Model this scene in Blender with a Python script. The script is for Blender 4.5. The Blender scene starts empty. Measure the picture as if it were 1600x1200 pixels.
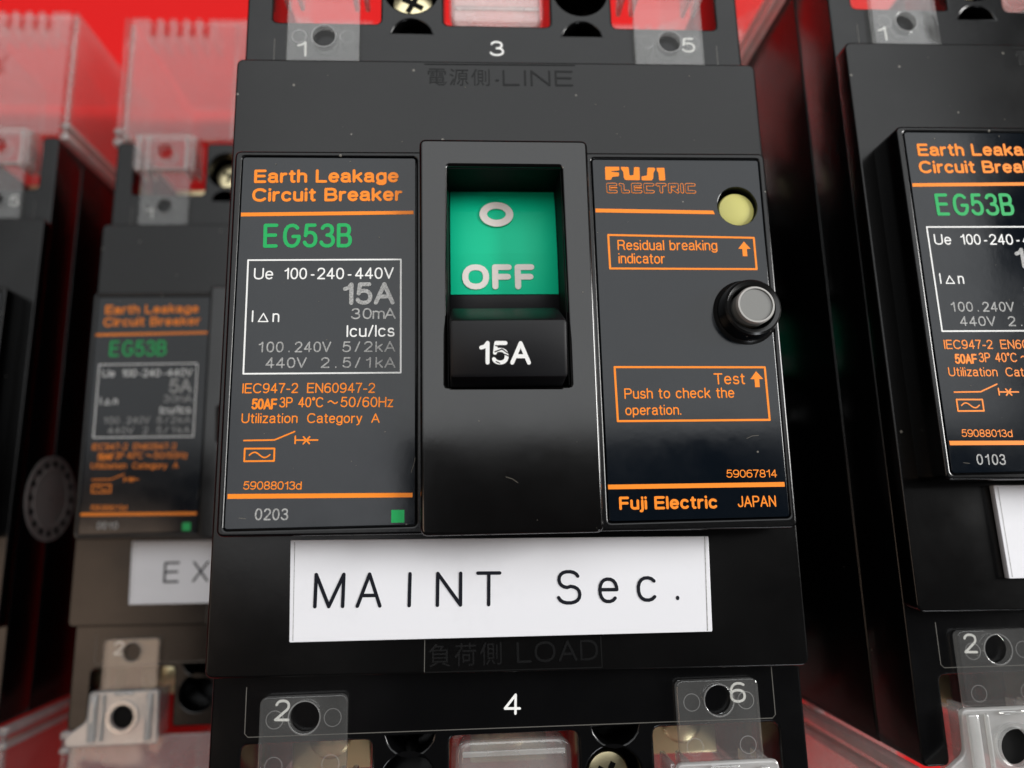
import bpy, bmesh, math, random
from mathutils import Vector, Matrix
random.seed(4)
sc = bpy.context.scene
COL = sc.collection
MM = 0.001
FLOOR = 104.4          # depth of the red sheet below the front panels of the upper layer, mm
D = 49.9               # depth of a breaker, panel face to back, mm

# ------------------------------------------------------------------ camera
cam = bpy.data.cameras.new('camera')
cam.sensor_width = 36; cam.lens = 24.75
cam.clip_start = 0.005; cam.clip_end = 20
camo = bpy.data.objects.new('camera', cam); COL.objects.link(camo)
CR = ((0.99800567, 0.02458326, -0.05814075), (-0.01320886, 0.98198948, 0.18847332), (0.0617269, -0.18732947, 0.98035578))
wx = lambda r: Vector((r[0], -r[1], -r[2]))
bx_, by_, bz_ = wx(CR[0]), -wx(CR[1]), -wx(CR[2])
M = Matrix(((bx_[0], by_[0], bz_[0]), (bx_[1], by_[1], bz_[1]), (bx_[2], by_[2], bz_[2])))
camo.matrix_world = Matrix.Translation(Vector((-5.0633, -28.1982, FLOOR + 83.7129)) * MM) @ M.to_4x4()
cam.dof.use_dof = True
cam.dof.focus_distance = 0.0855
cam.dof.aperture_fstop = 15
sc.camera = camo

# ------------------------------------------------------------------ light
w = bpy.data.worlds.new('World'); sc.world = w; w.use_nodes = True
bg = w.node_tree.nodes['Background']
bg.inputs[0].default_value = (0.75, 0.74, 0.78, 1); bg.inputs[1].default_value = 0.05


def area(name, loc, target, sx, sy, power, col=(1, 1, 1)):
    l = bpy.data.lights.new(name, 'AREA'); l.shape = 'RECTANGLE'; l.size = sx; l.size_y = sy
    l.energy = power; l.color = col
    o = bpy.data.objects.new(name, l); COL.objects.link(o); o.location = loc
    o.rotation_euler = (Vector(target) - Vector(loc)).to_track_quat('-Z', 'Y').to_euler()
    return o


area('ceiling_light', (0.22, 0.60, 1.0), (0.22, 0.60, 0), 1.16, 1.03, 7.8, (0.97, 0.99, 1.0))
area('far_ceiling_light', (-0.58, 0.60, 1.0), (-0.58, 0.60, 0), 0.44, 1.03, 1.7, (0.97, 0.99, 1.0))
area('reflection_patch_light', (-0.235, 0.005, 1.0), (-0.235, 0.005, 0), 0.27, 0.16, 0.26, (0.97, 0.98, 1.0))  # added patch, gives the lower left label film its bright reflection
area('window_light', (1.75, 0.30, 0.95), (0, 0, 0.08), 0.6, 0.8, 47, (1.0, 0.99, 0.97))
area('warm_reflection_light', (-0.66, -0.19, 1.0), (-0.66, -0.19, 0), 0.42, 0.34, 1.15, (1.0, 0.72, 0.53))  # added warm light, stands in for a skin-toned reflection on the left breaker
area('desk_lamp', (0.66, -1.12, 0.72), (0, 0, 0.1), 0.30, 0.30, 2.4, (0.93, 0.96, 1.0))
sc.view_settings.view_transform = 'Standard'
sc.view_settings.look = 'None'
sc.view_settings.exposure = 0.0
sc.render.engine = 'CYCLES'
sc.cycles.use_denoising = True
sc.cycles.max_bounces = 10
sc.cycles.transparent_max_bounces = 24
sc.cycles.caustics_reflective = False
sc.cycles.caustics_refractive = False


# ------------------------------------------------------------------ materials
def mat(name, col, rough=0.4, spec=0.5, metal=0.0, bump=0.0, bscale=3000, dust=0.0, mottled=0.0, coat=0.0, speck=0.0, smudge=0.0):
    m = bpy.data.materials.new(name); m.use_nodes = True
    nt = m.node_tree; N = nt.nodes; L = nt.links
    b = N['Principled BSDF']
    b.inputs['Base Color'].default_value = (*col, 1)
    b.inputs['Roughness'].default_value = rough
    b.inputs['Specular IOR Level'].default_value = spec
    b.inputs['Metallic'].default_value = metal
    b.inputs['Coat Weight'].default_value = coat
    tc = N.new('ShaderNodeTexCoord')
    if bump:
        n = N.new('ShaderNodeTexNoise'); n.inputs['Scale'].default_value = bscale; n.inputs['Detail'].default_value = 3
        L.new(tc.outputs['Object'], n.inputs['Vector'])
        bp = N.new('ShaderNodeBump'); bp.inputs['Strength'].default_value = bump; bp.inputs['Distance'].default_value = 0.0001
        L.new(n.outputs['Fac'], bp.inputs['Height']); L.new(bp.outputs[0], b.inputs['Normal'])
    if mottled:
        n = N.new('ShaderNodeTexNoise'); n.inputs['Scale'].default_value = 55; n.inputs['Detail'].default_value = 6; n.inputs['Roughness'].default_value = 0.62
        L.new(tc.outputs['Object'], n.inputs['Vector'])
        r = N.new('ShaderNodeMapRange'); r.inputs[1].default_value = 0.35; r.inputs[2].default_value = 0.65
        r.inputs[3].default_value = max(0.04, rough - mottled); r.inputs[4].default_value = rough + mottled
        L.new(n.outputs['Fac'], r.inputs[0]); L.new(r.outputs[0], b.inputs['Roughness'])
    if dust:
        v = N.new('ShaderNodeTexVoronoi'); v.inputs['Scale'].default_value = 260
        L.new(tc.outputs['Object'], v.inputs['Vector'])
        lt = N.new('ShaderNodeMath'); lt.operation = 'LESS_THAN'; lt.inputs[1].default_value = dust
        L.new(v.outputs['Distance'], lt.inputs[0])
        sx = N.new('ShaderNodeSeparateColor'); L.new(v.outputs['Color'], sx.inputs[0])
        gt = N.new('ShaderNodeMath'); gt.operation = 'GREATER_THAN'; gt.inputs[1].default_value = 0.55
        L.new(sx.outputs[0], gt.inputs[0])
        mu = N.new('ShaderNodeMath'); mu.operation = 'MULTIPLY'; L.new(lt.outputs[0], mu.inputs[0]); L.new(gt.outputs[0], mu.inputs[1])
        mx = N.new('ShaderNodeMix'); mx.data_type = 'RGBA'
        mx.inputs['A'].default_value = (*col, 1); mx.inputs['B'].default_value = (0.16, 0.15, 0.13, 1)
        L.new(mu.outputs[0], mx.inputs['Factor']); L.new(mx.outputs['Result'], b.inputs['Base Color'])
    if smudge:
        n = N.new('ShaderNodeTexNoise'); n.inputs['Scale'].default_value = 90; n.inputs['Detail'].default_value = 7; n.inputs['Roughness'].default_value = 0.7
        L.new(tc.outputs['Object'], n.inputs['Vector'])
        r = N.new('ShaderNodeMapRange'); r.inputs[1].default_value = 0.5; r.inputs[2].default_value = 0.78; r.inputs[4].default_value = smudge * 1.6
        L.new(n.outputs['Fac'], r.inputs[0])
        mx = N.new('ShaderNodeMix'); mx.data_type = 'RGBA'
        mx.inputs['A'].default_value = (*col, 1); mx.inputs['B'].default_value = (*[c * .55 for c in col], 1)
        L.new(r.outputs[0], mx.inputs['Factor']); L.new(mx.outputs['Result'], b.inputs['Base Color'])
    if speck:
        n = N.new('ShaderNodeTexNoise'); n.inputs['Scale'].default_value = 5200; n.inputs['Detail'].default_value = 1
        L.new(tc.outputs['Object'], n.inputs['Vector'])
        r = N.new('ShaderNodeMapRange'); r.inputs[1].default_value = 0.35; r.inputs[2].default_value = 0.6
        L.new(n.outputs['Fac'], r.inputs[0])
        mx = N.new('ShaderNodeMix'); mx.data_type = 'RGBA'
        mx.inputs['A'].default_value = (*[c * (1 - speck) for c in col], 1); mx.inputs['B'].default_value = (*col, 1)
        L.new(r.outputs[0], mx.inputs['Factor']); L.new(mx.outputs['Result'], b.inputs['Base Color'])
    return m


BLACK = mat('black_plastic', (0.0018, 0.0018, 0.0020), 0.20, 0.37, bump=0.05, bscale=2600, dust=0.045, mottled=0.04)
COVER = mat('cover_plastic', (0.0018, 0.0017, 0.0017), 0.21, 0.36, bump=0.03, bscale=2200, dust=0.05, mottled=0.04)
GLOSSB = mat('glossy_black_plastic', (0.005, 0.005, 0.005), 0.25, 0.5, bump=0.03, dust=0.035)
FILM = mat('label_film', (0.0015, 0.0035, 0.0065), 0.12, 0.46, bump=0.025, bscale=900, dust=0.035, mottled=0.05)
FRAME = mat('handle_frame_plastic', (0.0015, 0.0013, 0.0012), 0.12, 0.62, bump=0.012, bscale=1800, dust=0.03, mottled=0.03)
LOADM = mat('moulded_letter_plastic', (0.0035, 0.0035, 0.0036), 0.27, 0.5)
RAISED = mat('raised_letter_plastic', (0.0015, 0.0015, 0.0015), 0.42, 0.25)
EMBOSS = mat('embossed_plastic', (0.001, 0.001, 0.001), 0.6, 0.15)
WHITE = mat('white_plate', (0.76, 0.76, 0.79), 0.35, 0.4, speck=0.0, smudge=0.10)
GREEN = mat('green_plate', (0.003, 0.70, 0.37), 0.45, 0.2, bump=0.02)
YELLOW = mat('yellow_button', (0.53, 0.50, 0.15), 0.4, 0.4)
GREY = mat('grey_button', (0.19, 0.19, 0.18), 0.35, 0.5)
RIM = mat('grey_rim', (0.40, 0.39, 0.37), 0.3, 0.5)
KNOB = mat('knob_plastic', (0.003, 0.003, 0.004), 0.42, 0.3, bump=0.02, dust=0.03)
STEEL = mat('zinc_steel', (0.78, 0.68, 0.42), 0.28, 0.5, metal=1.0, bump=0.05)
INK = {'c': mat('cream_ink', (0.92, 0.85, 0.79), 0.45, 0.3), 'o': mat('orange_ink', (0.98, 0.26, 0.012), 0.45, 0.3), 'w': mat('white_ink', (0.86, 0.86, 0.84), 0.45, 0.3),
       'g': mat('green_ink', (0.008, 0.40, 0.10), 0.45, 0.3), 's': mat('silver_ink', (0.42, 0.42, 0.41), 0.5, 0.3, speck=0.4),
       'k': mat('black_ink', (0.006, 0.007, 0.012), 0.6, 0.15), 'd': mat('dark_ink', (0.006, 0.009, 0.013), 0.25, 0.5)}
DUST = mat('dust', (0.17, 0.155, 0.13), 0.8, 0.2)
LINE = mat('lit_edge_plastic', (0.10, 0.095, 0.085), 0.35, 0.5)  # pale grey paints the light caught along moulded edges


def clear_mat(name, milk, tint, rough=0.08, wavy=0.5, refl=0.04):
    m = bpy.data.materials.new(name); m.use_nodes = True
    nt = m.node_tree; N = nt.nodes; L = nt.links; N.clear()
    out = N.new('ShaderNodeOutputMaterial')
    tr = N.new('ShaderNodeBsdfTransparent'); tr.inputs[0].default_value = (*tint, 1)
    df = N.new('ShaderNodeBsdfDiffuse'); df.inputs[0].default_value = (0.88, 0.88, 0.87, 1)
    tl = N.new('ShaderNodeBsdfTranslucent'); tl.inputs[0].default_value = (0.78, 0.78, 0.76, 1)
    ad = N.new('ShaderNodeMixShader'); ad.inputs[0].default_value = 0.5
    L.new(df.outputs[0], ad.inputs[1]); L.new(tl.outputs[0], ad.inputs[2])
    m1 = N.new('ShaderNodeMixShader')
    tc = N.new('ShaderNodeTexCoord'); n = N.new('ShaderNodeTexNoise'); n.inputs['Scale'].default_value = 160; n.inputs['Detail'].default_value = 5
    L.new(tc.outputs['Object'], n.inputs['Vector'])
    r = N.new('ShaderNodeMapRange'); r.inputs[1].default_value = 0.3; r.inputs[2].default_value = 0.7
    r.inputs[3].default_value = milk * 0.75; r.inputs[4].default_value = milk * 1.25
    L.new(n.outputs['Fac'], r.inputs[0]); L.new(r.outputs[0], m1.inputs[0])
    L.new(tr.outputs[0], m1.inputs[1]); L.new(ad.outputs[0], m1.inputs[2])
    gl = N.new('ShaderNodeBsdfGlossy'); gl.inputs['Roughness'].default_value = rough; gl.inputs[0].default_value = (1, 1, 1, 1)
    lw = N.new('ShaderNodeLayerWeight'); lw.inputs[0].default_value = 0.5
    pw = N.new('ShaderNodeMath'); pw.operation = 'POWER'; pw.inputs[1].default_value = 3.5; L.new(lw.outputs['Facing'], pw.inputs[0])
    ma = N.new('ShaderNodeMath'); ma.operation = 'MULTIPLY_ADD'; ma.inputs[1].default_value = 0.75; ma.inputs[2].default_value = refl
    L.new(pw.outputs[0], ma.inputs[0])
    nb = N.new('ShaderNodeTexNoise'); nb.inputs['Scale'].default_value = 80; nb.inputs['Detail'].default_value = 2
    L.new(tc.outputs['Object'], nb.inputs['Vector'])
    bp = N.new('ShaderNodeBump'); bp.inputs['Strength'].default_value = wavy; bp.inputs['Distance'].default_value = 0.0004
    L.new(nb.outputs['Fac'], bp.inputs['Height']); L.new(bp.outputs[0], gl.inputs['Normal'])
    m2 = N.new('ShaderNodeMixShader'); L.new(ma.outputs[0], m2.inputs[0])
    L.new(m1.outputs[0], m2.inputs[1]); L.new(gl.outputs[0], m2.inputs[2]); L.new(m2.outputs[0], out.inputs[0])
    return m


CLEAR = clear_mat('clear_plastic', 0.085, (0.97, 0.97, 0.96), 0.04)
CLEARTAB = clear_mat('clear_tab_plastic', 0.07, (0.93, 0.93, 0.92), 0.04)
FROST = clear_mat('frosted_edge_plastic', 0.55, (0.95, 0.95, 0.94), 0.1, 0.6, 0.08)
SILVER = clear_mat('glossy_clear_moulding', 0.30, (0.95, 0.95, 0.94), 0.06, 1.0, 0.12)
MILKY = clear_mat('milky_plastic', 0.28, (0.95, 0.95, 0.94), 0.05)


# ------------------------------------------------------------------ geometry helpers (mm, u right, v down, z depth)
def P3(u, v, z):
    return Vector((u * MM, -v * MM, (D - z) * MM))


def arc(cu, cv, r, a0, a1, n=6):
    return [(cu + r * math.cos(math.radians(a0 + (a1 - a0) * i / n)), cv + r * math.sin(math.radians(a0 + (a1 - a0) * i / n))) for i in range(n + 1)]


def circ(cu, cv, r, n=32):
    return [(cu + r * math.cos(2 * math.pi * i / n), cv + r * math.sin(2 * math.pi * i / n)) for i in range(n)]


def rrect(u0, v0, u1, v1, r=0.5, n=4):
    return arc(u1 - r, v1 - r, r, 0, 90, n) + arc(u0 + r, v1 - r, r, 90, 180, n) + arc(u0 + r, v0 + r, r, 180, 270, n) + arc(u1 - r, v0 + r, r, 270, 360, n)


def rpoly(pts, r=0.8, n=4):
    """round the corners of a polygon"""
    out = []
    m = len(pts)
    for i in range(m):
        p = Vector(pts[i]); a = (Vector(pts[i - 1]) - p); b = (Vector(pts[(i + 1) % m]) - p)
        rr = min(r, a.length * 0.45, b.length * 0.45)
        a.normalize(); b.normalize()
        p0 = p + a * rr; p1 = p + b * rr
        for k in range(n + 1):
            t = k / n
            q = p0 * (1 - t) ** 2 + p * 2 * t * (1 - t) + p1 * t * t
            out.append((q.x, q.y))
    return out


def plate_mesh(name, outline, holes, z0, z1, bevel=0.2, m=None, res=2):
    """solid plate from depth z0 (front) to z1 (back) with through holes and rounded edges"""
    cu = bpy.data.curves.new('tmp', 'CURVE'); cu.dimensions = '2D'; cu.fill_mode = 'BOTH'
    for ring in [outline] + list(holes):
        s = cu.splines.new('POLY'); s.points.add(len(ring) - 1)
        for p, q in zip(s.points, ring):
            p.co = (q[0], -q[1], 0, 1)
        s.use_cyclic_u = True
    cu.extrude = max((z1 - z0) / 2 - bevel, 0.0005)
    cu.bevel_depth = bevel; cu.bevel_resolution = res; cu.offset = -bevel
    o = bpy.data.objects.new('tmp', cu)
    me = bpy.data.meshes.new_from_object(o)
    me.transform(Matrix.Translation((0, 0, (D - (z0 + z1) / 2) * MM)) @ Matrix.Scale(MM, 4))
    bm = bmesh.new(); bm.from_mesh(me); bmesh.ops.remove_doubles(bm, verts=bm.verts, dist=1e-7)
    bmesh.ops.recalc_face_normals(bm, faces=bm.faces)
    bm.to_mesh(me); bm.free()
    bpy.data.objects.remove(o); bpy.data.curves.remove(cu)
    fin(me, name, m)
    for p in me.polygons:
        if abs(p.normal.z) > 0.999: p.use_smooth = False
    return me


def fin(me, name, m, smooth=True):
    me.name = name
    me.materials.clear()
    if m: me.materials.append(m)
    if smooth:
        for p in me.polygons: p.use_smooth = True
        me.set_sharp_from_angle(angle=math.radians(32))
    return me


def prism_mesh(name, profile, u0, u1, m, bevel=0.2, u0b=None, u1b=None):
    """profile of (v, z) swept along u"""
    bm = bmesh.new()
    a = [bm.verts.new(P3(u0, v, z)) for v, z in profile]
    b = [bm.verts.new(P3(u1, v, z)) for v, z in profile]
    n = len(profile)
    bm.faces.new(a); bm.faces.new(list(reversed(b)))
    for i in range(n):
        j = (i + 1) % n
        bm.faces.new((a[i], b[i], b[j], a[j]))
    bmesh.ops.recalc_face_normals(bm, faces=bm.faces)
    if bevel:
        bmesh.ops.bevel(bm, geom=[e for e in bm.edges], offset=bevel * MM, segments=2, affect='EDGES', profile=0.5)
    me = bpy.data.meshes.new(name); bm.to_mesh(me); bm.free()
    return fin(me, name, m)


def box_mesh(name, u0, v0, z0, u1, v1, z1, m, bevel=0.15):
    return prism_mesh(name, [(v0, z0), (v1, z0), (v1, z1), (v0, z1)], u0, u1, m, bevel)


def lathe_mesh(name, cu, cv, prof, m, n=40, caps=True):
    """prof: list of (radius, z)"""
    vs, fs = [], []
    for r, z in prof:
        for i in range(n):
            a = 2 * math.pi * i / n
            vs.append(P3(cu + r * math.cos(a), cv + r * math.sin(a), z))
    for k in range(len(prof) - 1):
        for i in range(n):
            j = (i + 1) % n
            fs.append((k * n + i, k * n + j, (k + 1) * n + j, (k + 1) * n + i))
    if caps:
        fs.append(tuple(range(n))); fs.append(tuple(reversed(range((len(prof) - 1) * n, len(prof) * n))))
    me = bpy.data.meshes.new(name); me.from_pydata(vs, [], fs)
    bm = bmesh.new(); bm.from_mesh(me); bmesh.ops.recalc_face_normals(bm, faces=bm.faces); bm.to_mesh(me); bm.free()
    return fin(me, name, m)


def join(name, meshes, mats=None):
    bm = bmesh.new(); ms = []
    for me in meshes:
        k = me.materials[0]
        if k not in ms: ms.append(k)
        st = len(bm.faces); bm.from_mesh(me); bm.faces.ensure_lookup_table()
        for f in bm.faces[st:]: f.material_index = ms.index(k)
    o = bpy.data.meshes.new(name); bm.to_mesh(o); bm.free()
    for k in ms: o.materials.append(k)
    return o


# ------------------------------------------------------------------ lettering: strokes swept as thin rounded ribbons
def A(cx, cy, rx, ry, a0, a1, n=None):
    n = n or max(4, int(abs(a1 - a0) / 20))
    o = []
    for i in range(n + 1):
        a = math.radians(a0 + (a1 - a0) * i / n); c, s = math.cos(a), math.sin(a)
        e = 0.88
        o.append((cx + rx * math.copysign(abs(c) ** e, c), cy + ry * math.copysign(abs(s) ** e, s)))
    return o


G = {
    '0': (.5, [A(.25, .5, .25, .5, 90, 450)]), '1': (.30, [[(.02, .76), (.16, .82), (.27, 1), (.27, 0)]]),
    '2': (.5, [A(.25, .73, .24, .27, 170, -38) + [(.0, 0), (.5, 0)]]),
    '3': (.5, [A(.24, .76, .215, .24, 160, -90) + [], A(.24, .26, .26, .26, 90, -165)]),
    '4': (.52, [[(.52, .27), (0, .27), (.37, 1), (.37, 0)]]),
    '5': (.5, [[(.45, 1), (.09, 1), (.04, .50)] + A(.24, .325, .26, .325, 130, -155)]),
    '6': (.5, [A(.25, .31, .25, .31, 0, 360), A(.29, .5, .29, .5, 185, 55)]),
    '7': (.48, [[(0, 1), (.48, 1), (.27, .5), (.17, 0)]]),
    '8': (.5, [A(.25, .755, .21, .245, 90, 450), A(.25, .255, .25, .255, 90, 450)]),
    '9': (.5, [A(.25, .69, .25, .31, 0, 360), A(.21, .5, .29, .5, 5, -125)]),
    'A': (.66, [[(0, 0), (.33, 1)], [(.33, 1), (.66, 0)], [(.11, .33), (.55, .33)]]),
    'B': (.6, [[(.34, .52), (0, .52), (0, 1), (.33, 1)] + A(.33, .76, .22, .24, 80, -90), [(0, .52), (0, 0), (.34, 0)] + A(.35, .26, .25, .26, -80, 90)]),
    'C': (.68, [A(.36, .5, .36, .5, 42, 318)]), 'D': (.64, [[(0, .5), (0, 1), (.28, 1)] + A(.28, .5, .36, .5, 80, -80) + [(.28, 0), (0, 0), (0, .5)]]),
    'E': (.54, [[(.54, 1), (0, 1), (0, 0), (.54, 0)], [(0, .52), (.5, .52)]]), 'F': (.5, [[(.5, 1), (0, 1), (0, 0)], [(0, .5), (.46, .5)]]),
    'G': (.7, [A(.36, .5, .36, .5, 45, 345) + [(.71, .46), (.42, .46)]]), 'H': (.58, [[(0, 0), (0, 1)], [(.58, 0), (.58, 1)], [(0, .52), (.58, .52)]]),
    'I': (0.0, [[(0, 0), (0, 1)]]), 'J': (.42, [[(.42, 1), (.42, .25)] + A(.21, .25, .21, .25, -15, -175)]),
    'L': (.5, [[(0, 1), (0, 0), (.5, 0)]]), 'M': (.74, [[(0, 0), (0, 1)], [(0, 1), (.37, 0)], [(.37, 0), (.74, 1)], [(.74, 1), (.74, 0)]]),
    'N': (.6, [[(0, 0), (0, 1)], [(0, 1), (.6, 0)], [(.6, 0), (.6, 1)]]), 'O': (.76, [A(.38, .5, .38, .5, 90, 450)]),
    'P': (.56, [[(0, 0), (0, 1), (.32, 1)] + A(.32, .735, .25, .265, 80, -80) + [(.32, .47), (0, .47)]]),
    'R': (.6, [[(0, 0), (0, 1), (.34, 1)] + A(.34, .745, .24, .255, 80, -80) + [(.34, .49), (0, .49)], [(.36, .47), (.52, .38), (.54, .1), (.6, 0)]]),
    'S': (.6, [A(.3, .745, .27, .255, 22, 262) + A(.3, .265, .3, .265, 82, -162)]),
    'T': (.6, [[(0, 1), (.6, 1)], [(.3, 1), (.3, 0)]]), 'U': (.6, [[(0, 1), (0, .33)] + A(.3, .33, .3, .33, 195, 345) + [(.6, .33), (.6, 1)]]),
    'V': (.62, [[(0, 1), (.31, 0)], [(.31, 0), (.62, 1)]]), 'X': (.6, [[(0, 0), (.6, 1)], [(0, 1), (.6, 0)]]),
    'a': (.46, [A(.22, .53, .2, .19, 165, 15) + [(.42, .5), (.42, .1), (.46, 0)], [(.42, .42), (.2, .39)] + A(.19, .2, .19, .2, 100, 265) + [(.3, .01), (.42, .15)]]),
    'b': (.46, [[(0, 0), (0, 1)], A(.23, .36, .23, .36, 180, 540)]), 'c': (.44, [A(.23, .36, .23, .36, 42, 318)]),
    'd': (.46, [[(.46, 0), (.46, 1)], A(.23, .36, .23, .36, 0, 360)]), 'e': (.46, [[(.02, .38), (.46, .38)] + A(.23, .36, .23, .36, 15, 318)]),
    'g': (.46, [A(.23, .36, .23, .36, 0, 360), [(.46, .72), (.46, -.05)] + A(.23, -.05, .23, .2, -15, -160)]),
    'h': (.42, [[(0, 0), (0, 1)], [(0, .45)] + A(.21, .5, .21, .22, 170, 10) + [(.42, .45), (.42, 0)]]),
    'i': (0.0, [[(0, 0), (0, .68)], [(0, .98), (0, 1.0)]]), 'j': (0.04, [[(.06, .72), (.06, -.1), (.02, -.24), (-.06, -.25)], [(.06, .98), (.06, 1.0)]]),
    'k': (.42, [[(0, 0), (0, 1)], [(.4, .72), (0, .28)], [(.15, .44), (.42, 0)]]), 'l': (0.0, [[(0, 0), (0, 1)]]),
    'm': (.7, [[(0, 0), (0, .72)], [(0, .48)] + A(.175, .52, .175, .2, 165, 10) + [(.35, .45), (.35, 0)], [(.35, .48)] + A(.525, .52, .175, .2, 165, 10) + [(.7, .45), (.7, 0)]]),
    'n': (.42, [[(0, 0), (0, .72)], [(0, .45)] + A(.21, .5, .21, .22, 170, 10) + [(.42, .45), (.42, 0)]]),
    'o': (.48, [A(.24, .36, .24, .36, 90, 450)]), 'p': (.46, [[(0, -.27), (0, .72)], A(.23, .36, .23, .36, 180, 540)]),
    'r': (.26, [[(0, 0), (0, .72)], [(0, .42), (.05, .6), (.15, .7), (.26, .71)]]),
    's': (.4, [A(.2, .535, .175, .185, 22, 262) + A(.2, .18, .2, .18, 82, -162)]),
    't': (.24, [[(.1, .93), (.1, .1), (.15, 0), (.24, .0)], [(0, .72), (.24, .72)]]),
    'u': (.42, [[(0, .72), (0, .25)] + A(.21, .22, .21, .22, 190, 350), [(.42, .72), (.42, 0)]]),
    'y': (.44, [[(0, .72), (.22, 0)], [(.44, .72), (.17, -.18), (.03, -.25)]]), 'z': (.4, [[(0, .72), (.4, .72), (0, 0), (.4, 0)]]),
    '-': (.26, [[(0, .36), (.26, .36)]]), '.': (0.0, [[(0, 0), (0, .03)]]), '/': (.28, [[(0, 0), (.28, 1)]]),
    '~': (.8, [[(.8 * i / 14, .5 + .14 * math.sin(2 * math.pi * i / 14)) for i in range(15)]]),
    '°': (.18, [A(.09, .88, .09, .12, 0, 360)]), '^': (1.05, [[(0, 0), (.52, 1)], [(.52, 1), (1.05, 0)], [(0, 0), (1.05, 0)]]),
}
# style: stroke half-width as a share of cap height, gap between letters, uses fixed pitch
ST = {'n': (.062, .215, 0), 'b': (.099, .245, 0), 't': (.06, .16, 0), 's': (.066, .3, 1), 'g': (.072, .2, 0), 'G': (.088, .22, 0), 'c': (.09, .2, 0),
      'H': (.085, .22, 0), 'O': (.115, .33, 0), 'N': (.051, .2, 0)}


class Ink:
    def __init__(self): self.v = []; self.f = []; self.k = 0

    def stroke(self, pts, r, z):
        """pts in (u, v) mm; flat ribbon with rounded ends at depth z"""
        # drop duplicates and split at sharp corners
        q = [pts[0]]
        for p in pts[1:]:
            if math.hypot(p[0] - q[-1][0], p[1] - q[-1][1]) > 1e-4: q.append(p)
        closed = len(q) > 3 and math.hypot(q[0][0] - q[-1][0], q[0][1] - q[-1][1]) < 1e-3
        if closed: q = q[:-1]
        runs = []
        if closed:
            runs = [(q, True)]
        else:
            cur = [q[0]]
            for i in range(1, len(q) - 1):
                cur.append(q[i])
                a = (q[i][0] - q[i - 1][0], q[i][1] - q[i - 1][1]); b = (q[i + 1][0] - q[i][0], q[i + 1][1] - q[i][1])
                co = (a[0] * b[0] + a[1] * b[1]) / (math.hypot(*a) * math.hypot(*b) + 1e-12)
                if co < 0.55: runs.append((cur, False)); cur = [q[i]]
            cur.append(q[-1]); runs.append((cur, False))
        for run, cl in runs:
            self.k += 1
            zz = z - 0.004 * (self.k % 6)
            n = len(run)
            if n == 1: run = [run[0], (run[0][0] + 1e-3, run[0][1])]; n = 2
            L, R = [], []
            for i in range(n):
                if cl: a, b = run[i - 1], run[(i + 1) % n]
                else: a, b = run[max(i - 1, 0)], run[min(i + 1, n - 1)]
                dx, dy = b[0] - a[0], b[1] - a[1]; l = math.hypot(dx, dy) or 1
                nx, ny = -dy / l, dx / l
                L.append((run[i][0] + nx * r, run[i][1] + ny * r)); R.append((run[i][0] - nx * r, run[i][1] - ny * r))
            if cl:
                o = len(self.v)
                for p, s in zip(L, R): self.v += [P3(*p, zz), P3(*s, zz)]
                for i in range(n):
                    j = (i + 1) % n
                    self.f.append((o + 2 * i, o + 2 * i + 1, o + 2 * j + 1, o + 2 * j))
            else:
                def cap(c, d):  # half circle around c facing direction d
                    a0 = math.atan2(d[1], d[0])
                    return [(c[0] + r * math.cos(a0 + t), c[1] + r * math.sin(a0 + t)) for t in (-0.9, -0.45, 0, 0.45, 0.9)]
                e = (run[-1][0] - run[-2][0], run[-1][1] - run[-2][1]); s = (run[0][0] - run[1][0], run[0][1] - run[1][1])
                o = len(self.v)
                for p, t in zip(L, R): self.v += [P3(*p, zz), P3(*t, zz)]
                for i in range(n - 1): self.f.append((o + 2 * i, o + 2 * i + 1, o + 2 * i + 3, o + 2 * i + 2))
                ec = cap(run[-1], e); scp = cap(run[0], s)
                o2 = len(self.v); self.v += [P3(*p, zz) for p in ec]
                self.f.append((o + 2 * n - 1, *range(o2, o2 + 5), o + 2 * n - 2))
                o3 = len(self.v); self.v += [P3(*p, zz) for p in scp]
                self.f.append((o, *range(o3, o3 + 5), o + 1))

    def poly(self, pts, z):
        o = len(self.v); self.v += [P3(u, v, z) for u, v in pts]; self.f.append(tuple(range(o, o + len(pts))))

    def mesh(self, name, m):
        me = bpy.data.meshes.new(name); me.from_pydata(self.v, [], self.f)
        bm = bmesh.new(); bm.from_mesh(me)
        for f in bm.faces:
            f.normal_update()
            if f.normal.z < 0: f.normal_flip()
        bm.to_mesh(me); bm.free()
        me.materials.append(m)
        return me


def text_ink(ink, s, style, uL, vL, uR, vR, cap, z):
    rs, gap, fixed = ST[style]
    r = rs * cap; H = cap - 2 * r
    x = 0; items = []
    for c in s:
        if c == ' ': x += (.62 if fixed else .42); continue
        wd, paths = G[c]
        if fixed:
            pitch = .62 + gap * .45
            items.append((x + (.55 - wd) / 2, paths, wd)); x += pitch
        else:
            items.append((x, paths, wd)); x += wd + gap
    x0 = items[0][0]; x1 = items[-1][0] + items[-1][2]
    width = math.hypot(uR - uL, vR - vL) - 2 * r
    sx = width / (x1 - x0) if x1 - x0 > 1e-3 else H
    ang = math.atan2(vR - vL, uR - uL); ca, sa = math.cos(ang), math.sin(ang)
    for px, paths, wd in items:
        for p in paths:
            pts = []
            for a, b in p:
                lx = r + (px - x0 + a) * sx; ly = r + b * H
                pts.append((uL + lx * ca + ly * sa, vL + lx * sa - ly * ca))
            ink.stroke(pts, r, z)


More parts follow.
